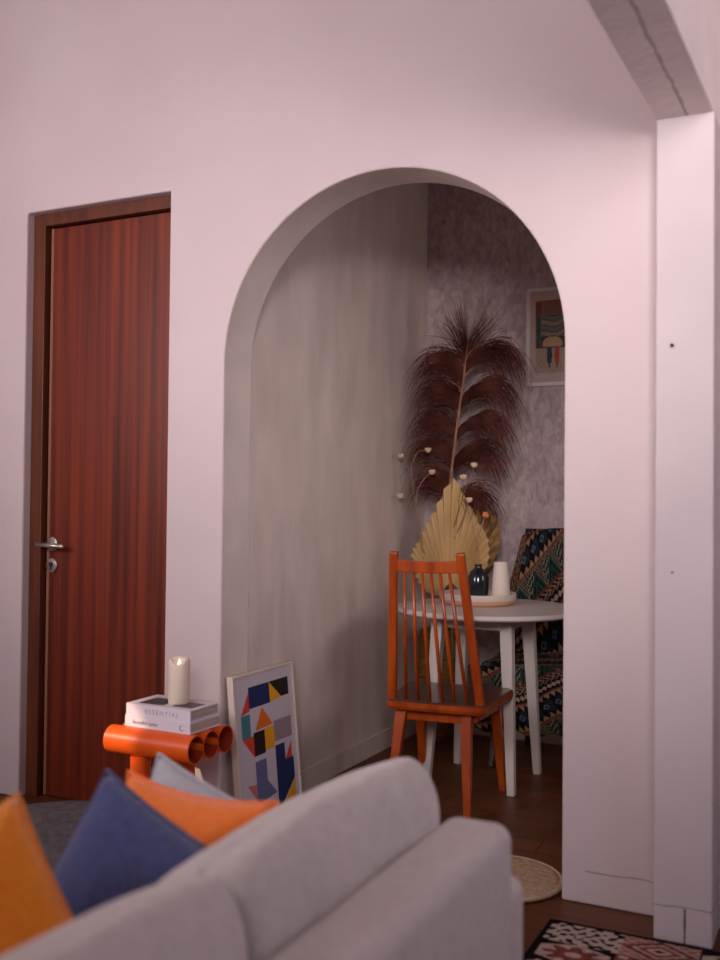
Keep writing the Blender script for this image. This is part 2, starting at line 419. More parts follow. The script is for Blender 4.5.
def back_cushion(y0, y1, seed):
    """plump loose cushion leaning on the backrest: rounded box lattice puffed outward"""
    bm = bmesh.new(); rnd = random.Random(seed)
    nx, ny, nz = 8, 22, 12
    P = {}
    ph = [rnd.uniform(0, 6.28) for _ in range(6)]
    def pos(u, v, w_):      # u across thickness 0..1, v along sofa, w_ height
        e = 1 - abs(2 * v - 1) ** 6
        # local profile (x from -0.105 to 0.105, z from 0 to .42), leaning back over the backrest top
        x = (u - .5) * .19; z = w_ * .365
        rx = .055
        # soften the box into a superellipse section
        a, b = 2 * u - 1, 2 * w_ - 1
        m_ = max(abs(a), abs(b))
        if m_ > 1e-6:
            k = m_ / ((abs(a) ** 8 + abs(b) ** 8) ** (1 / 8))
            x *= k; z = .1825 + (z - .1825) * k
        puff = (1 - abs(b) ** 3) * .018 + .004 * math.sin(9 * v + ph[0])
        x += (puff if a > 0 else -puff) * abs(a)
        z += .014 * (1 - (2 * v - 1) ** 2) * (b if b > 0 else 0)
        vv = 2 * v - 1
        yk = 1 - .012 * (abs(a) ** 4 + abs(b) ** 4)
        y = (y0 + y1) / 2 + vv * yk * (y1 - y0) / 2
        end = abs(vv) ** 10
        x *= 1 - .04 * end; z = .1825 + (z - .1825) * (1 - .02 * end)
        x += (.006 * math.sin(11 * v + 7 * w_ + ph[1]) + .004 * math.sin(46 * v - 13 * w_ + ph[2]) * w_) * (1 - end)
        if a > 0: x -= .030 * max(0, w_ - .70) / .30
        elif w_ > .7: x += .012 * (w_ - .7) / .3
        z -= .42 * max(0, w_ - .3) / .7 * (.095 - x)   # top slopes down to the front
        lean = .16
        X = -.762 + x + (z - .2) * lean
        return (X - ox, y - oy, .252 + z + w_ * .066)
    def vert(i, j, k):
        key = (i, j, k)
        if key not in P: P[key] = bm.verts.new(pos(i / nx, j / ny, k / nz))
        return P[key]
    def quad(a, b, c, d_): bm.faces.new((vert(*a), vert(*b), vert(*c), vert(*d_)))
    for i in range(nx):
        for j in range(ny):
            for k in (0, nz): quad((i, j, k), (i + 1, j, k), (i + 1, j + 1, k), (i, j + 1, k))
    for j in range(ny):
        for k in range(nz):
            for i in (0, nx): quad((i, j, k), (i, j + 1, k), (i, j + 1, k + 1), (i, j, k + 1))
    for i in range(nx):
        for k in range(nz):
            for j in (0, ny): quad((i, j, k), (i + 1, j, k), (i + 1, j, k + 1), (i, j, k + 1))
    o = link('back_cushion', bm, M['sofa'], sofa, True); subd(o, 1)
    return o
back_cushion(ym + .003, SY1 - .02, 1)
back_cushion(SY0 + .02, ym - .003, 2)

R = math.radians
def placed_pillow(corner, along, down, w, h, th, material, label, sag=.06):
    """pillow set by its upper corner, the direction of its upper edge and the direction down its side"""
    A = Vector(corner); X = Vector(along).normalized(); D = Vector(down); D = (D - X * D.dot(X)).normalized()
    Z = -D; Y = Z.cross(X); c = A + X * w / 2 + D * h / 2
    return pillow('throw_pillow', w, h, th, material, label, c, Matrix((X, Y, Z)).transposed().to_euler(), sag=sag)
placed_pillow((-1.105, -1.655, .668), (-.55, -.72, -.42), (.72, -.05, -.69), .36, .36, .19, M['pillow_orange'], 'golden orange pillow nearest the picture edge, seam edge turned to the viewer')
placed_pillow((-1.095, -1.47, .660), (.934, -.05, -.36), (-.30, -.35, -.87), .35, .35, .13, M['pillow_blue'], 'slate blue pillow with one corner up, between the two orange pillows')
placed_pillow((-1.21, -1.275, .598), (1, 0, -.035), (0, -.25, -.95), .325, .34, .16, M['pillow_orange2'], 'coral orange pillow lying behind the blue pillow', .12)
placed_pillow((-1.205, -1.19, .612), (.95, 0, -.30), (-.2, -.12, -.95), .34, .33, .12, M['pillow_grey'], 'pale grey pillow tucked behind the coral orange pillow')

# ------------------------------------------------------------------ ottoman
bm = bmesh.new()
prof = [(0, 0), (.24, 0), (.262, .02), (.272, .10), (.272, .20), (.262, .245), (.235, .272), (.17, .288), (.08, .296), (0, .298)]
lathe(bm, prof, 48)
o = thing('ottoman', 'round charcoal grey felt ottoman in front of the wooden door', 'ottoman', (-1.80, -.83, 0))
link('body', bm, M['ottoman'], o, True)
bm = bmesh.new(); tube(bm, [(.268 * math.cos(a), .268 * math.sin(a), .235) for a in [2 * PI * k / 48 for k in range(49)]], .004, 6, False)
link('piping', bm, M['ottoman'], o, True)

# ------------------------------------------------------------------ orange tube table
tt = thing('side_table', 'glossy orange side table made of three open tubes', 'table', (-1.91, -.235, 0))
TR_, TZ = .0425, .362
for dy in (-.078, 0, .078):
    bm = bmesh.new(); seg = 36
    rings = []
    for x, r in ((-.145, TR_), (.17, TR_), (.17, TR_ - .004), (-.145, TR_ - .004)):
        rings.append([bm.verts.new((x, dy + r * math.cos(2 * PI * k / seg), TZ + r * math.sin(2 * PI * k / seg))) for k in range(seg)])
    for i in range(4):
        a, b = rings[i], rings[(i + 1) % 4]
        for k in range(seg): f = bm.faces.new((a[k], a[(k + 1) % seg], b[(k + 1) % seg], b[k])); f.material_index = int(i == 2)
    o = link('top_tube', bm, [M['orange_tube'], M['orange_in_shade']], tt, True)
    md = o.modifiers.new('es', 'EDGE_SPLIT'); md.split_angle = R(40)
for x, dy in ((-.035, -.078), (.085, -.078), (.02, .078)):
    if True:
        bm = bmesh.new(); tube(bm, [(x, dy, 0), (x, dy, TZ - TR_ + .001)], .030, 28)
        o = link('leg', bm, M['orange_tube'], tt, True); md = o.modifiers.new('es', 'EDGE_SPLIT'); md.split_angle = R(40)

# books
def text_mesh(body, size, m, parent, loc, rot, spacing=1.0, name='spine_lettering', align='LEFT'):
    cu = bpy.data.curves.new(name, 'FONT'); cu.body = body; cu.size = size; cu.space_character = spacing; cu.extrude = .0002; cu.align_x = align
    tmp = bpy.data.objects.new(name + '_tmp', cu); COL.objects.link(tmp)
    dg = bpy.context.evaluated_depsgraph_get()
    me = bpy.data.meshes.new_from_object(tmp.evaluated_get(dg))
    bpy.data.objects.remove(tmp)
    me.materials.clear(); me.materials.append(m)
    o = bpy.data.objects.new(name, me); COL.objects.link(o); o.parent = parent; o.location = loc; o.rotation_euler = rot
    return o

def book(label, loc, rz, w, dep, h):
    """spine faces -Y; origin at the middle of the spine's bottom edge"""
    b = thing('book', label, 'book', loc, rz, 'white books on the orange table')
    bm = bmesh.new(); t = .004
    box(bm, -w / 2, w / 2, 0, dep, 0, t); box(bm, -w / 2, w / 2, 0, dep, h - t, h); box(bm, -w / 2, w / 2, 0, t, t, h - t)
    link('cover', bm, M['book_white'], b)
    link('pages', bmbox(-w / 2 + .004, w / 2 - .004, t, dep - .005, t, h - t), M['paper'], b)
    return b
BZ = TZ + TR_ + .0005
b1 = book('lower white book on the orange table, with a small round emblem on its spine', (-1.885, -.312, BZ), R(-2), .25, .15, .033)
text_mesh('Beautiful home', .016, M['ink'], b1, (-.095, -.0003, .010), (PI / 2, 0, 0))
bm = bmesh.new(); tube(bm, [(.093, .0005, .0155), (.093, -.0004, .0155)], .009, 24); link('emblem', bm, M['ink_pale'], b1)
bm = bmesh.new(); tube(bm, [(.096, .0005, .0165), (.096, -.0008, .0165)], .0065, 20); link('emblem_crescent', bm, M['book_white'], b1)
b2 = book('upper white book with pale capitals on its spine, under the candle', (-1.885, -.309, BZ + .0335), R(-1), .243, .15, .036)
text_mesh('ESSENTIAL', .019, M['ink_pale'], b2, (0.015, -.0003, .011), (PI / 2, 0, 0), 1.5, align='CENTER')
bm = bmesh.new()
def patch(x0, x1, y0, y1, mi): box(bm, x0, x1, y0, y1, .0362, .0368, mi)
patch(-.09, .0, .02, .11, 0); patch(.03, .105, .03, .10, 0); patch(-.11, -.02, .115, .146, 1); patch(-.06, .09, .012, .026, 1); patch(.02, .11, .105, .143, 1); patch(-.03, .03, .06, .1, 1)
link('cover_picture', bm, [M['cover_dark'], M['cover_pale']], b2)
c = thing('candle', 'ivory pillar candle standing on the upper white book', 'candle', (-1.862, -.235, BZ + .0335 + .0372))
bm = bmesh.new(); lathe(bm, [(0, 0), (.031, 0), (.033, .003), (.033, .128), (.0315, .136), (.027, .137), (.024, .128), (.018, .116), (0, .112)], 40)
for v in bm.verts:                           # melted rim dips towards the front
    if v.co.z > .12 and math.hypot(v.co.x, v.co.y) > .02:
        a_ = math.atan2(v.co.y, v.co.x); v.co.z += .003 * math.sin(3 * a_ + 1) - .016 * max(0, math.cos(a_ + PI / 2 - .25)) ** 4
link('wax', bm, M['candle'], c, True)
bm = bmesh.new(); lathe(bm, [(0, .110), (.004, .112), (.0062, .118), (.0045, .127), (0, .136)], 14); link('flame', bm, M['flame'], c, True)

# ------------------------------------------------------------------ geometric poster leaning on the alcove wall
pz = thing('poster', 'framed geometric colour block poster leaning on the alcove wall', 'picture', (AXL + .012 + .044, .225, 0))
PH, PWd = .515, .40
pz.rotation_euler = (0, -math.atan2(.050, PH), 0)
# local: y along wall, z up, +x to the room
def frame_bm(w, h, fw, dep):
    bm = bmesh.new()
    for a in ((-w / 2, -w / 2 + fw, 0, h), (w / 2 - fw, w / 2, 0, h), (-w / 2 + fw, w / 2 - fw, 0, fw), (-w / 2 + fw, w / 2 - fw, h - fw, h)):
        box(bm, 0, dep, a[0], a[1], a[2], a[3])
    return bm
bevel(link('frame', frame_bm(PWd, PH, .008, .024), M['frame_cream'], pz), .0015)
link('sheet', bmbox(.004, .016, -PWd / 2 + .008, PWd / 2 - .008, .008, PH - .008), M['poster'], pz)
# colour blocks: image plane coordinates measured on the sheet (0..1 across, 0..1 down)
shapes = [
    ('red', [(.06, .245), (.215, .085), (.215, .225)]),
    ('navy', [(.215, .055), (.60, .055), (.60, .21), (.215, .21)]),
    ('yellow', [(.60, .055), (.82, .19), (.60, .21)]),
    ('black', [(.60, .055), (.97, .055), (.97, .19), (.82, .19)]),
    ('teal', [(.06, .245), (.215, .245), (.215, .41), (.06, .41)]),
    ('orange', [(.30, .38), (.44, .22), (.62, .37)]),
    ('red', [(.06, .41), (.26, .41), (.26, .57)]),
    ('black', [(.26, .39), (.46, .39), (.46, .56), (.26, .56)]),
    ('yellow', [(.46, .385), (.64, .385), (.64, .545), (.46, .545)]),
    ('mauve', [(.64, .355), (.98, .355), (.98, .51), (.64, .51)]),
    ('slate', [(.26, .60), (.46, .60), (.46, .76), (.62, .88), (.26, .905)]),
    ('navy', [(.64, .54), (.82, .54), (.82, .67), (.98, .67), (.98, .83), (.72, .985), (.64, .985)]),
    ('red', [(.82, .67), (.95, .545), (.95, .67)]),
    ('yellow', [(.98, .83), (.98, .985), (.75, .985)]),
    ('pink', [(.10, .745), (.26, .76), (.26, .88)]),
    ('crimson', [(.10, .97), (.26, .93), (.26, .985), (.10, .985)]),
]
bm = bmesh.new(); keys = sorted({s[0] for s in shapes})
IW, IH = PWd - .05, PH - .05
for k, pts in shapes:
    vs = [bm.verts.new((.0166, -IW / 2 + u * IW, PH - .025 - v * IH)) for u, v in pts]
    f = bm.faces.new(vs); f.material_index = keys.index(k)
me_o = link('colour_blocks', bm, [M['p_' + k] for k in keys], pz)

# ------------------------------------------------------------------ dining chair
def make_chair(name, label, group, loc, rz, wood, seatm):
    t = thing(name, label, 'chair', loc, rz, group)
    # seat: rounded trapezoid slab, slightly dished
    bm = bmesh.new()
    pts = []
    def arc(cx, cy, r, a0, a1, k=6): return [(cx + r * math.cos(R(a0 + (a1 - a0) * i / k)), cy + r * math.sin(R(a0 + (a1 - a0) * i / k))) for i in range(k + 1)]
    pts += arc(-.155, -.18, .025, 180, 270) + arc(.155, -.18, .025, 270, 360) + arc(.172, .142, .035, 0, 90) + arc(-.172, .142, .035, 90, 180)
    a = [bm.verts.new((x * .97, y * .97, .362)) for x, y in pts]; b = [bm.verts.new((x, y, .374)) for x, y in pts]
    c_ = [bm.verts.new((x, y, .390)) for x, y in pts]; d_ = [bm.verts.new((x * .97, y * .97, .396)) for x, y in pts]
    nn = len(pts)
    for lo_, hi_, mi in ((a, b, 0), (b, c_, 0), (c_, d_, 1)):
        for i in range(nn):
            f = bm.faces.new((lo_[i], lo_[(i + 1) % nn], hi_[(i + 1) % nn], hi_[i])); f.material_index = mi
    bm.faces.new(a[::-1]); f = bm.faces.new(d_); f.material_index = 1
    link('seat', bm, [wood, seatm], t)
    # legs
    for x0, y0, x1, y1 in ((-.137, -.135, -.165, -.205), (.098, -.135, .122, -.205), (-.148, .125, -.165, .23), (.142, .125, .152, .23)):
        bm = bmesh.new(); taper_bar(bm, (x0, y0, .362), (x1, y1, 0), .042, .025, .042, .025); o = link('leg', bm, wood, t); bevel(o, .005, 3)
    # aprons below the seat
    bm = bmesh.new()
    box(bm, -.118, .08, -.148, -.128, .318, .3615); box(bm, -.146, .140, .112, .13, .326, .3615)
    for sx in (-1, 1): taper_bar(bm, (sx * .125, -.13, .341), (sx * .15, .13, .341), .018, .018, .036, .036)
    bevel(link('apron', bm, wood, t), .003)
    # back posts
    foot = lambda s: Vector((s * .160 - .002, -.178, .392)); top = lambda s: Vector((s * .119 - .018, -.252, .915))
    for s in (-1, 1):
        bm = bmesh.new(); taper_bar(bm, foot(s), top(s), .031, .030, .026, .026); o = link('back_post', bm, wood, t); bevel(o, .006, 3)
    # crest rail, slightly curved
    bm = bmesh.new(); k = 12; prev = None
    for i in range(k + 1):
        u = 2 * i / k - 1; x = u * .110 - .0175
        y = -.2445 - .012 * (1 - u * u); zt = .889 - .006 * (1 - u * u); zb = .846 - .002 * (1 - u * u)
        ring = [bm.verts.new(v) for v in ((x, y - .009, zb), (x, y + .009, zb), (x, y + .007, zt), (x, y - .011, zt))]
        if prev:
            for q in range(4): bm.faces.new((prev[q], prev[(q + 1) % 4], ring[(q + 1) % 4], ring[q]))
        else: bm.faces.new(ring[::-1])
        prev = ring
    bm.faces.new(prev); bevel(link('crest_rail', bm, wood, t), .003, 2)
    # spindles
    for i in range(6):
        u = (i - 2.5) / 2.5
        x0, x1 = u * .112, u * .080 - .0175
        yb = -.2445 - .012 * (1 - ((x1 + .0175) / .110) ** 2)
        bm = bmesh.new(); tube(bm, [(x0, -.178, .390), ((x0 + x1) / 2, (-.178 + yb) / 2 - .004, .62), (x1, yb, .852)], [.0060, .0070, .0056], 12)
        link('spindle', bm, wood, t, True)
    return t
CH = make_chair('dining_chair', 'glossy orange brown spindle back chair with its back to the room', 'dining chairs', (-1.328, .692, 0), R(6), M['chair'], M['chair_seat'])
CH2 = make_chair('dining_chair', 'dark wooden chair hidden under the patterned throw behind the round table', 'dining chairs', (-1.195, 1.455, 0), R(180), M['chair_dark'], M['chair_seat'])
CH2.scale = (1, 1, 1.05); CH.scale = (1, 1, 1.014)

# ------------------------------------------------------------------ round table
TC = (-1.308, 1.05)
tb = thing('round_table', 'round white dining table behind the spindle back chair', 'table', (TC[0], TC[1], 0))
TT = .686
bm = bmesh.new(); lathe(bm, [(0, TT - .022), (.352, TT - .022), (.362, TT - .016), (.362, TT - .006), (.357, TT), (0, TT)], 72); o = link('tabletop', bm, M['table'], tb)
bevel(o, .002)
bm = bmesh.new()
for s in (-1, 1):
    box(bm, -.150, .126, s * .138 - .009, s * .138 + .009, .612, TT - .0225); box(bm, s * .138 - .021, s * .138 - .003, -.129, .129, .612, TT - .0225)
link('apron', bm, M['table'], tb)
for sx, sy in ((-1, -1), (1, -1), (1, 1), (-1, 1)):
    bm = bmesh.new(); taper_bar(bm, (sx * .138 - .012, sy * .138, TT - .023), (sx * .172 - .012, sy * .172, 0), .050, .030, .044, .030); o = link('leg', bm, M['table'], tb); bevel(o, .004)

# tray and vases
TZ0 = TT + .0005
tr = thing('tray', 'round pale tray with a wooden outer side on the white table', 'tray', (-1.375, 1.125, TZ0))
bm = bmesh.new(); lathe(bm, [(0, 0), (.140, 0), (.152, .010), (.155, .022), (.157, .040), (.156, .046), (.150, .046), (.147, .030), (.140, .022), (0, .022)], 56, mis=[1, 1, 1, 0, 0, 0, 0, 0, 0]); link('dish', bm, [M['tray_in'], M['tray_wood']], tr, True)
VZ = TZ0 + .0225
v1 = thing('vase', 'dark blue black glass bottle vase on the tray', 'vase', (-1.398, 1.195, VZ))
bm = bmesh.new(); lathe(bm, [(0, 0), (.038, 0), (.043, .006), (.0445, .05), (.043, .080), (.034, .102), (.018, .116), (.0145, .122), (.0145, .130), (.017, .134), (.0135, .134), (.011, .12), (.02, .1), (0, .02)], 36)
link('glass_body', bm, M['vase_dark'], v1, True)
v2 = thing('vase', 'tapered white ceramic vase on the tray beside the dark bottle', 'vase', (-1.300, 1.195, VZ))
bm = bmesh.new(); lathe(bm, [(0, 0), (.034, 0), (.038, .006), (.037, .05), (.031, .11), (.028, .140), (.0275, .146), (.024, .146), (.025, .13), (.03, .05), (0, .02)], 36)
link('ceramic_body', bm, M['vase_white'], v2, True)

# dried twig in the dark vase
tw = thing('dried_twig', 'reddish dried twig with a small orange bloom in the dark bottle', 'dried flower', (-1.398, 1.195, VZ + .03))
bm = bmesh.new(); tube(bm, [(0, 0, 0), (.004, 0, .10), (-.004, .0, .18), (.010, 0, .25), (.03, 0, .305)], [.0028, .0026, .0022, .002, .0016], 7)
tube(bm, [(-.004, 0, .18), (-.02, 0, .23), (-.03, .0, .30)], [.002, .0017, .0012], 6)
tube(bm, [(.003, 0, .21), (.03, .0, .24), (.05, 0, .25)], [.0018, .0015, .001], 6)
link('twig', bm, M['plume_stem'], tw, True)
bm = bmesh.new()
for k in range(14):
    a = random.uniform(0, 6.28); r = random.uniform(.003, .012)
    ball(bm, (.03 + r * math.cos(a), r * math.sin(a), .31 + random.uniform(-.006, .008)), .006, 5)
link('bloom', bm, M['dry_bloom'], tw, True)

# ------------------------------------------------------------------ corner arrangement
BC = (-1.735, 1.60)
bk = thing('floor_basket', 'woven tan floor basket in the alcove corner behind the table', 'basket', (BC[0], BC[1], 0))
bm = bmesh.new(); lathe(bm, [(0, 0), (.070, 0), (.076, .01), (.088, .15), (.094, .32), (.088, .46), (.082, .50), (.076, .50), (.085, .32), (.07, .03), (0, .02)], 40); link('weave', bm, M['basket'], bk, True)
bm = bmesh.new(); tube(bm, [(.081 * math.cos(2 * PI * k / 40), .081 * math.sin(2 * PI * k / 40), .50) for k in range(41)], .007, 8, False); link('rim', bm, M['basket'], bk, True)

# plume
pl = thing('dried_plume', 'tall dark brown feathery dried plume in the alcove corner', 'dried plume', (BC[0], BC[1], .30))
stem_pts = [(0, 0, 0), (.03, -.05, .40), (.075, -.09, .75), (.103, -.10, .98), (.128, -.11, 1.15), (.155, -.115, 1.33), (.180, -.12, 1.52)]
def stem_at(t):
    f = t * (len(stem_pts) - 1); i = min(int(f), len(stem_pts) - 2); f -= i
    return Vector(stem_pts[i]).lerp(Vector(stem_pts[i + 1]), f)
bm = bmesh.new(); tube(bm, stem_pts, [.009, .008, .0075, .007, .006, .005, .003], 9)
for t, s in ((.55, 1), (.6, -1), (.67, 1), (.71, -1), (.77, 1), (.80, -1), (.85, 1), (.9, -1), (.93, 1)):
    p = stem_at(t); q = [p, p + Vector((s * .02, -.004, .035)), p + Vector((s * .06, -.008, .06))]
    tube(bm, q, [.003, .0022, .001], 6)
link('stem', bm, M['plume_stem'], pl, True)
bm = bmesh.new()
rp = random.Random(11)
def fibre(p, dx, rise, droop, length, dy, wd):
    """thin ribbon: leaves the stem outward and upward, then droops under its weight"""
    k = 9; prev = None; dirn = 1 if dx > 0 else -1
    for i in range(k + 1):
        s = i / k
        q = p + Vector((dx * length * (s - .18 * s ** 3), dy * s, rise * length * s - droop * length * s ** 2.6))
        # keep clear of the walls
        q.x = max(q.x, AXL - BC[0] + .006); q.y = min(q.y, BY - BC[1] - .006)
        ww = wd * (1 - .6 * s)
        a = bm.verts.new(q + Vector((0, ww * .3, ww))); b = bm.verts.new(q - Vector((0, ww * .3, ww)))
        if prev: bm.faces.new((prev[0], prev[1], b, a))
        prev = (a, b)
tiers = {1: [(.35, .27), (.49, .29), (.62, .30), (.76, .31), (.90, .31)], -1: [(.41, .23), (.52, .26), (.64, .27), (.76, .28), (.88, .29)]}
for s in (-1, 1):
    for t, ln in tiers[s]:
        for q in range(190):
            tt_ = t + rp.gauss(0, .011 if s > 0 else .022)
            L_ = ln * (1.13 if s > 0 else 1.02) * rp.choice((rp.uniform(.45, .9), rp.uniform(.85, 1.12)))
            r_ = rp.gauss(.80, .13)
            fibre(stem_at(min(1, tt_)), s * rp.uniform(.88, 1.04), r_, r_ + rp.uniform(.02, .40), L_, rp.uniform(-.11, .07), rp.uniform(.0014, .0030))
for q in range(330):
    a = rp.gauss(.12, .52)
    fibre(stem_at(rp.uniform(.9, 1)), math.sin(a), math.cos(a) * 1.05, rp.uniform(.05, .4) * abs(math.sin(a)), rp.uniform(.15, .29), rp.uniform(-.06, .05), rp.uniform(.0014, .0028))
link('fibres', bm, M['plume'], pl)

def palm(name, label, base, prof, ribs, material, rot, seed):
    """pleated dried palm spear: ribs radiating from the base; prof(angle)->radius"""
    t = thing(name, label, 'dried palm leaf', base); t.rotation_euler = rot
    bm = bmesh.new(); rnd = random.Random(seed)
    A0, A1 = prof[0][0], prof[-1][0]
    def rad(a):
        for (a0, r0), (a1, r1) in zip(prof, prof[1:]):
            if a0 <= a <= a1: return r0 + (r1 - r0) * (a - a0) / (a1 - a0)
        return prof[-1][1]
    rows = 10; prev = None
    for i in range(2 * ribs + 1):
        a = A0 + (A1 - A0) * i / (2 * ribs)
        r = rad(a) * (1 + rnd.uniform(-.008, .008) - (.012 if i % 2 else 0))
        pleat = .016 if i % 2 else -.016
        cur = []
        for j in range(1, rows + 1):
            s = j / rows; rr = .03 + (r - .03) * s
            cur.append(bm.verts.new((rr * math.sin(R(a)), pleat * min(1, s * 1.6) + .04 * (rr / .5) ** 2 * math.cos(R(a) * 1.2), rr * math.cos(R(a)))))
        if prev:
            for j in range(rows - 1): bm.faces.new((prev[j], prev[j + 1], cur[j + 1], cur[j]))
        prev = cur
    link('blade', bm, material, t)
    bm = bmesh.new(); tube(bm, [(0, 0.004, .06), (0, .02, -.10), (-.02, .07, -.26)], [.008, .007, .006], 9); link('stalk', bm, material, t, True)
    return t
palm('palm_leaf', 'pale tan pleated palm spear above the crest of the spindle back chair', (-1.605, 1.42, .665),
     [(-74, .12), (-58, .20), (-42, .285), (-30, .305), (-20, .35), (-10, .425), (-4, .50), (0, .548), (4, .50), (10, .435), (20, .37), (32, .325), (45, .25), (60, .14)], 27, M['palm'], (0, R(-1), 0), 3)
palm('palm_leaf', 'smaller brown crinkled palm leaf behind the pale tan one', (-1.60, 1.52, .70),
     [(-20, .22), (-6, .36), (8, .40), (22, .36), (34, .28), (46, .17)], 11, M['palm2'], (0, R(8), 0), 5)

def dried_stem(label, pts, heads, branch=None):
    b = Vector((BC[0] + random.uniform(-.03, .03), BC[1] - .03, .40))
    t = thing('dried_flower', label, 'dried flower', b, 0, 'dried flower stems')
    bm = bmesh.new(); q = [(0, 0, 0)] + [tuple(Vector(p) - b) for p in pts]
    # smooth the polyline a little
    qq = []
    for i in range(len(q) - 1):
        for s in range(5): qq.append(Vector(q[i]).lerp(Vector(q[i + 1]), s / 5))
    qq.append(Vector(q[-1]))
    sm = [qq[0]] + [(qq[i - 1] + 2 * qq[i] + qq[i + 1]) / 4 for i in range(1, len(qq) - 1)] + [qq[-1]]
    tube(bm, sm, .0022, 6)
    for br in branch or []:
        tube(bm, [Vector(p) - b for p in br], .0018, 6)
    link('stem', bm, M['dry_stem'], t, True)
    for h in heads:
        bm = bmesh.new(); c0 = Vector(h) - b
        ball(bm, c0, .014, 8, .85)
        for k in range(6):
            a = k * PI / 3; ball(bm, c0 + Vector((.009 * math.cos(a), .009 * math.sin(a), .004)), .007, 5)
        link('flower_head', bm, M['dry_head'], t, True)
    return t
dried_stem('dried stem with two pale seed heads, upper one left of the plume', [(-1.75, 1.40, .95), (-1.765, 1.36, 1.16), (-1.775, 1.35, 1.25), (-1.745, 1.35, 1.325), (-1.692, 1.35, 1.33)], [(-1.692, 1.35, 1.33), (-1.825, 1.35, 1.305)],
           [[(-1.765, 1.36, 1.18), (-1.79, 1.35, 1.26), (-1.825, 1.35, 1.305)]])
dried_stem('dried stem with two pale seed heads, lower one left of the palm spear', [(-1.74, 1.42, .90), (-1.755, 1.36, 1.08), (-1.74, 1.35, 1.16), (-1.70, 1.35, 1.215), (-1.672, 1.35, 1.232)], [(-1.672, 1.35, 1.232), (-1.825, 1.35, 1.125)],
           [[(-1.752, 1.36, 1.06), (-1.785, 1.35, 1.10), (-1.825, 1.35, 1.125)]])
dried_stem('dried stem with pale seed heads right of the plume stem', [(-1.62, 1.46, .95), (-1.545, 1.38, 1.10), (-1.50, 1.35, 1.20), (-1.475, 1.35, 1.262)], [(-1.475, 1.35, 1.262), (-1.526, 1.35, 1.21)],
           [[(-1.538, 1.375, 1.11), (-1.53, 1.36, 1.17), (-1.526, 1.35, 1.21)]])
dried_stem('short dried stem with one pale seed head above the brown palm leaf', [(-1.62, 1.46, .90), (-1.53, 1.38, 1.04), (-1.497, 1.35, 1.11)], [(-1.497, 1.35, 1.11)])

# ------------------------------------------------------------------ patterned throw on the rear chair
def throw_col(a, b):
    if a < -.26:                            # woven side border
        return (112, 58, 44) if a > -.268 else ((150, 118, 96) if (b * 40 + abs(a + .289) * 80) % 1 < .45 else (38, 30, 30))
    """a, b in metres on the cloth"""
    th = R(-32); p = a * math.cos(th) + b * math.sin(th); q = -a * math.sin(th) + b * math.cos(th)
    BLK, TAN, RUST, GRN, BLU, CRM = (26, 24, 26), (158, 124, 100), (112, 58, 44), (34, 62, 52), (86, 98, 116), (172, 150, 132)
    period = .36; s = (q + 10) % period
    def tri(x, y, w, h):  # upward triangle wave
        x = (x % w) / w; return y < h * (1 - abs(2 * x - 1))
    if s < .010: return RUST
    if s < .040: return TAN if tri(p, s - .010, .036, .030) else BLK
    if s < .110:
        y = s - .075; x = (p % .07) - .035
        m_ = max(abs(x), abs(y))
        if abs(x) + abs(y) < .008: return BLK
        if abs(x) + abs(y) < .020: return BLU
        if abs(x) + abs(y) < .024: return BLK
        return BLK if (int((p + 5) / .035) % 2) else (40, 46, 52)
    if s < .140: return TAN if tri(p, .140 - s, .036, .030) else BLK
    if s < .150: return RUST
    if s < .160: return TAN if (p % .012) < .006 else BLK
    if s < .270:
        y = s - .16; x = (p % .11) / .11; e = y - .11 * (1 - abs(2 * x - 1))
        k = abs(e) % .022
        if e < 0:
            return CRM if k < .005 else (GRN if (int(abs(e) / .022) % 2) else BLK)
        return GRN if k < .010 else (BLK if (int(abs(e) / .022) % 2) else (58, 66, 70))
    if s < .280: return RUST
    if s < .315:
        return TAN if ((p + 2 * abs((s - .2975))) % .03) < .012 else BLK
    return CRM if abs(math.sin(p * 120) * .012) > abs(s - .337) else BLK

cx, cy = -1.195, 1.455
def thpath(v):
    """profile along the length: (y, z, half width left, half width right)"""
    P_ = [(0, 1.733, .82, .155), (.10, 1.730, .965, .160), (.125, 1.716, .985, .160), (.15, 1.680, .975, .165), (.30, 1.65, .70, .225), (.42, 1.622, .44, .245), (.46, 1.60, .426, .25), (.74, 1.262, .425, .262), (.77, 1.248, .405, .264), (1.0, 1.246, .15, .268)]
    for p, q in zip(P_, P_[1:]):
        if p[0] <= v <= q[0]:
            f = (v - p[0]) / (q[0] - p[0]); f2 = f * f * (3 - 2 * f) if False else f
            return [p[i] + (q[i] - p[i]) * f2 for i in (1, 2, 3)]
    return P_[-1][1:]
LEN = 1.25
def thpos(u, v):
    y, z, hwid = thpath(v)
    a = 2 * u - 1
    x = cx + a * hwid
    seat_half = .205
    if .46 < v < .76:                        # the sides hang down beside the seat
        over = max(0, abs(x - cx) - seat_half)
        if over > 0:
            z -= over * 4.2; x = cx + math.copysign(seat_half + over * .45, x - cx)
    if v >= .76:
        z -= .012 * math.sin(a * 9 + 1) * (v - .76) * 4
        y -= .004 * (1 + math.sin(a * 17 + 2)) * min(1, (v - .76) * 8) * .0
        if abs(x - cx) > .1: y += 0
    if v <= .46 and v > .12:
        over = max(0, abs(a) - .8)
        y += .0
        z -= .03 * a * a * (1 if v < .3 else .5)
    return (x, y, z)
thw = colgrid('patterned_throw', 150, 330, thpos, lambda u, v: throw_col((u - .5) * .50 * 1.25, v * LEN * 1.25), M['blanket'])
tag(thw, 'dark patterned kilim throw draped over the chair behind the table', 'blanket')
md = thw.modifiers.new('sol', 'SOLIDIFY'); md.thickness = .004; md.offset = 0

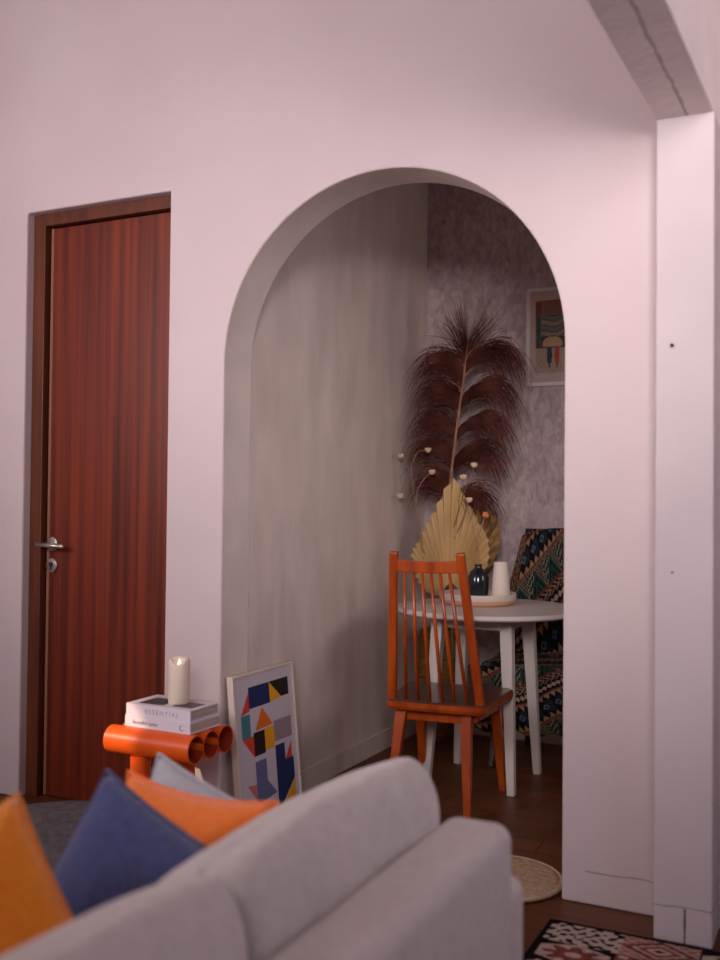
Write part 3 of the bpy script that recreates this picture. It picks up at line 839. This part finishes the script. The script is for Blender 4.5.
# ------------------------------------------------------------------ framed print on the back wall (generic winter scene)
fp = thing('framed_print', 'small framed print of two figures under an umbrella on the mauve wall', 'picture', (-1.23, BY - .001, 1.64))
FW, FH = .26, .455
bm = bmesh.new()
for a in ((-FW / 2, -FW / 2 + .016, 0, FH), (FW / 2 - .016, FW / 2, 0, FH), (-FW / 2 + .016, FW / 2 - .016, 0, .016), (-FW / 2 + .016, FW / 2 - .016, FH - .016, FH)):
    box(bm, a[0], a[1], -.02, 0, a[2], a[3])
bevel(link('frame', bm, M['frame_white'], fp), .0015)
def print_col(u, v):
    x, y = u, 1 - v                          # y down
    BORD, TOP, SNOW = (196, 166, 160), (140, 84, 66), (176, 150, 134)
    if not (.12 < x < .88 and .10 < y < .90): return BORD
    x = (x - .12) / .76; y = (y - .10) / .80
    if y < .025: return (150, 128, 60) if x < .2 else (126, 70, 56)
    # umbrella and two small figures
    ex, ey = (x - .46) / .27, (y - .60) / .10
    if ey < .35 and ex * ex + ey * ey < 1: return (196, 152, 108)
    if ex * ex + ey * ey < 1.25 and ey < .5: return (74, 40, 34)
    if abs(x - .38) < .07 - .04 * abs(y - .75) * 3 and .64 < y < .86: return (32, 52, 70)
    if abs(x - .58) < .07 - .04 * abs(y - .75) * 3 and .64 < y < .86: return (196, 52, 40)
    if (abs(x - .38) < .02 or abs(x - .58) < .02) and .86 <= y < .92: return (70, 50, 40)
    if x < .15:
        if y < .25: return (140, 50, 44) if int(y * 40) % 3 else (70, 60, 66)
        if y < .66: return (58, 56, 62) if .04 < x < .12 else (90, 86, 92)
    if y < .20: return TOP
    if y < .66:
        k = math.sin(y * 42 + 2.2 * x + math.sin(x * 9))
        if y > .5: return (44, 62, 72) if k > -.3 else (34, 32, 38)
        return (150, 122, 96) if k > .35 else ((60, 48, 46) if k > -.3 else (108, 100, 98))
    return SNOW if math.sin(x * 50) * math.sin(y * 70) < .75 else (150, 124, 110)
colgrid('picture_sheet', 96, 140, lambda u, v: ((u - .5) * (FW - .03), -.012, .015 + v * (FH - .03)), print_col, M['print'], fp, False)

# ------------------------------------------------------------------ rug and round mat
RGX0, RGX1, RGY0, RGY1 = -.715, .85, -1.02, -.150
CELL = .185
def rug_col(u, v):
    x = u * (RGX1 - RGX0); y = (1 - v) * (RGY1 - RGY0)     # from the far left corner
    BLK, CRM, RUST, DK, PNK = (24, 20, 22), (192, 172, 160), (138, 74, 60), (78, 42, 40), (180, 138, 128)
    B = .014
    if x < B or y < B or x > RGX1 - RGX0 - B or y > RGY1 - RGY0 - B: return BLK
    x -= B; y -= B
    i, j = int(x / CELL), int(y / (CELL * .62)); kind = (i + 2 * j) % 4
    a = (x % CELL) / CELL * 2 - 1; b = (y % (CELL * .62)) / (CELL * .62) * 2 - 1
    r = math.hypot(a, b); t = math.atan2(b, a); m_ = abs(a) + abs(b)
    if kind == 0:      # cream ground with black scrolls
        f = math.sin(a * 15) * math.cos(b * 10 + math.sin(a * 8)) + .5 * math.sin(8 * t + r * 6)
        return BLK if f > .28 else CRM
    if kind == 1:      # rust tile with nested cream diamonds
        if m_ < .18: return DK
        if m_ < .36: return CRM
        if m_ < .62: return RUST
        if m_ < .74: return CRM
        if m_ < 1.0: return RUST if math.sin(t * 12) > -.2 else DK
        return CRM if (r * 8) % 1 < .25 else (RUST if math.sin(a * 14) * math.sin(b * 14) > 0 else PNK)
    if kind == 2:      # hexagon with a rosette
        if max(abs(a), abs(a) * .5 + abs(b) * .87) > .93: return BLK
        if r < .22: return CRM
        if r < .55 + .18 * math.cos(8 * t): return RUST
        if r < .66 + .18 * math.cos(8 * t): return DK
        return CRM if math.sin(16 * t + r * 10) > -.5 else PNK
    f = math.cos(6 * t) * .25 + .6
    if r < f * .5: return DK
    if r < f: return PNK
    if r < f + .12: return BLK
    return RUST if math.sin(a * 10) * math.sin(b * 10) < .3 else CRM
rg = colgrid('rug', 520, 290, lambda u, v: (RGX0 + u * (RGX1 - RGX0), RGY0 + v * (RGY1 - RGY0), .006), rug_col, M['rug'])
md = rg.modifiers.new('sol', 'SOLIDIFY'); md.thickness = .0055; md.offset = -1
tag(rg, 'rust and cream patchwork tile rug with a black border on the floor', 'rug')

mt = thing('round_mat', 'small round beige woven mat lying in the arch opening', 'mat', (-.915, .055, 0))
bm = bmesh.new(); lathe(bm, [(0, .001), (.165, .001), (.165, .016), (.15, .019), (0, .018)], 56); link('weave', bm, M['mat_jute'], mt, True)
bm = bmesh.new(); tube(bm, [(.170 * math.cos(2 * PI * k / 64), .170 * math.sin(2 * PI * k / 64), .011) for k in range(65)], .007, 10, False); link('rim', bm, M['mat_edge'], mt, True)

# ------------------------------------------------------------------ light
def area(name, loc, target, sx, sy, power, color, spread=None):
    l = bpy.data.lights.new(name, 'AREA'); l.shape = 'RECTANGLE'; l.size = sx; l.size_y = sy; l.energy = power; l.color = color
    if spread: l.spread = spread
    o = bpy.data.objects.new(name, l); COL.objects.link(o); o.location = loc
    o.rotation_euler = (Vector(target) - Vector(loc)).to_track_quat('-Z', 'Y').to_euler()
    return o
area('window_light', (RX0 + .03, -2.75, 1.95), (-1.75, 0, 2.25), 1.4, 1.0, 52, (1.0, .935, .97), R(125))
area('room_light', (.2, RY0 + .15, 2.3), (-1.2, 0, 2.45), 1.4, 1.2, 33, (1.0, .90, .87), R(62))
area('alcove_wall_fill', (.9, .5, 1.7), (AXL, .45, 1.25), .5, .8, 1.3, (1.0, .92, .90), R(60))  # unseen lamp added to brighten the left wall near the arch
area('alcove_fill', (1.1, 1.0, 1.7), (-1.3, 1.4, 1.0), .9, 1.2, 6, (1.0, .90, .88))  # unseen fill lamp added to light the alcove walls from the right
area('east_light', (RX1 - .05, -1.8, 1.7), (-.3, -.5, 1.8), 1.2, 1.4, 15, (.62, .78, 1.0))
sl = bpy.data.lights.new('sunbeam', 'SPOT'); sl.energy = 260; sl.spot_size = R(7); sl.spot_blend = .6; sl.shadow_soft_size = .01; sl.color = (1.0, .74, .52)
so = bpy.data.objects.new('sunbeam', sl); COL.objects.link(so); so.location = (-3.1, -2.1, 1.6)
so.rotation_euler = (Vector((-1.88, 0, .17)) - so.location).to_track_quat('-Z', 'Y').to_euler()
wd = bpy.data.worlds.new('world'); SC.world = wd; wd.use_nodes = True
bg = wd.node_tree.nodes['Background']; bg.inputs[0].default_value = (.75, .8, .9, 1); bg.inputs[1].default_value = .5

# ------------------------------------------------------------------ camera
yaw, pit, rol = .4577, .0195, -.0096
fwd = Vector((-math.sin(yaw) * math.cos(pit), math.cos(yaw) * math.cos(pit), math.sin(pit)))
rt = Vector((math.cos(yaw), math.sin(yaw), 0)); up = rt.cross(fwd)
rt2 = math.cos(rol) * rt - math.sin(rol) * up; up2 = math.cos(rol) * up + math.sin(rol) * rt
cd = bpy.data.cameras.new('camera'); cam = bpy.data.objects.new('camera', cd); COL.objects.link(cam)
mw = Matrix((rt2, up2, -fwd)).transposed().to_4x4(); mw.translation = Vector((0, -2.766, 1.1076)); cam.matrix_world = mw
cd.sensor_fit = 'VERTICAL'; cd.sensor_height = 24; cd.lens = 999.3 * 24 / 960
cd.clip_start = .05
cd.dof.use_dof = True; cd.dof.focus_distance = 3.7; cd.dof.aperture_fstop = 1.4
SC.camera = cam
SC.view_settings.view_transform = 'Standard'
SC.view_settings.look = 'None'
SC.view_settings.exposure = 0.0
SC.cycles.use_denoising = True
SC.cycles.max_bounces = 8
SC.cycles.diffuse_bounces = 5
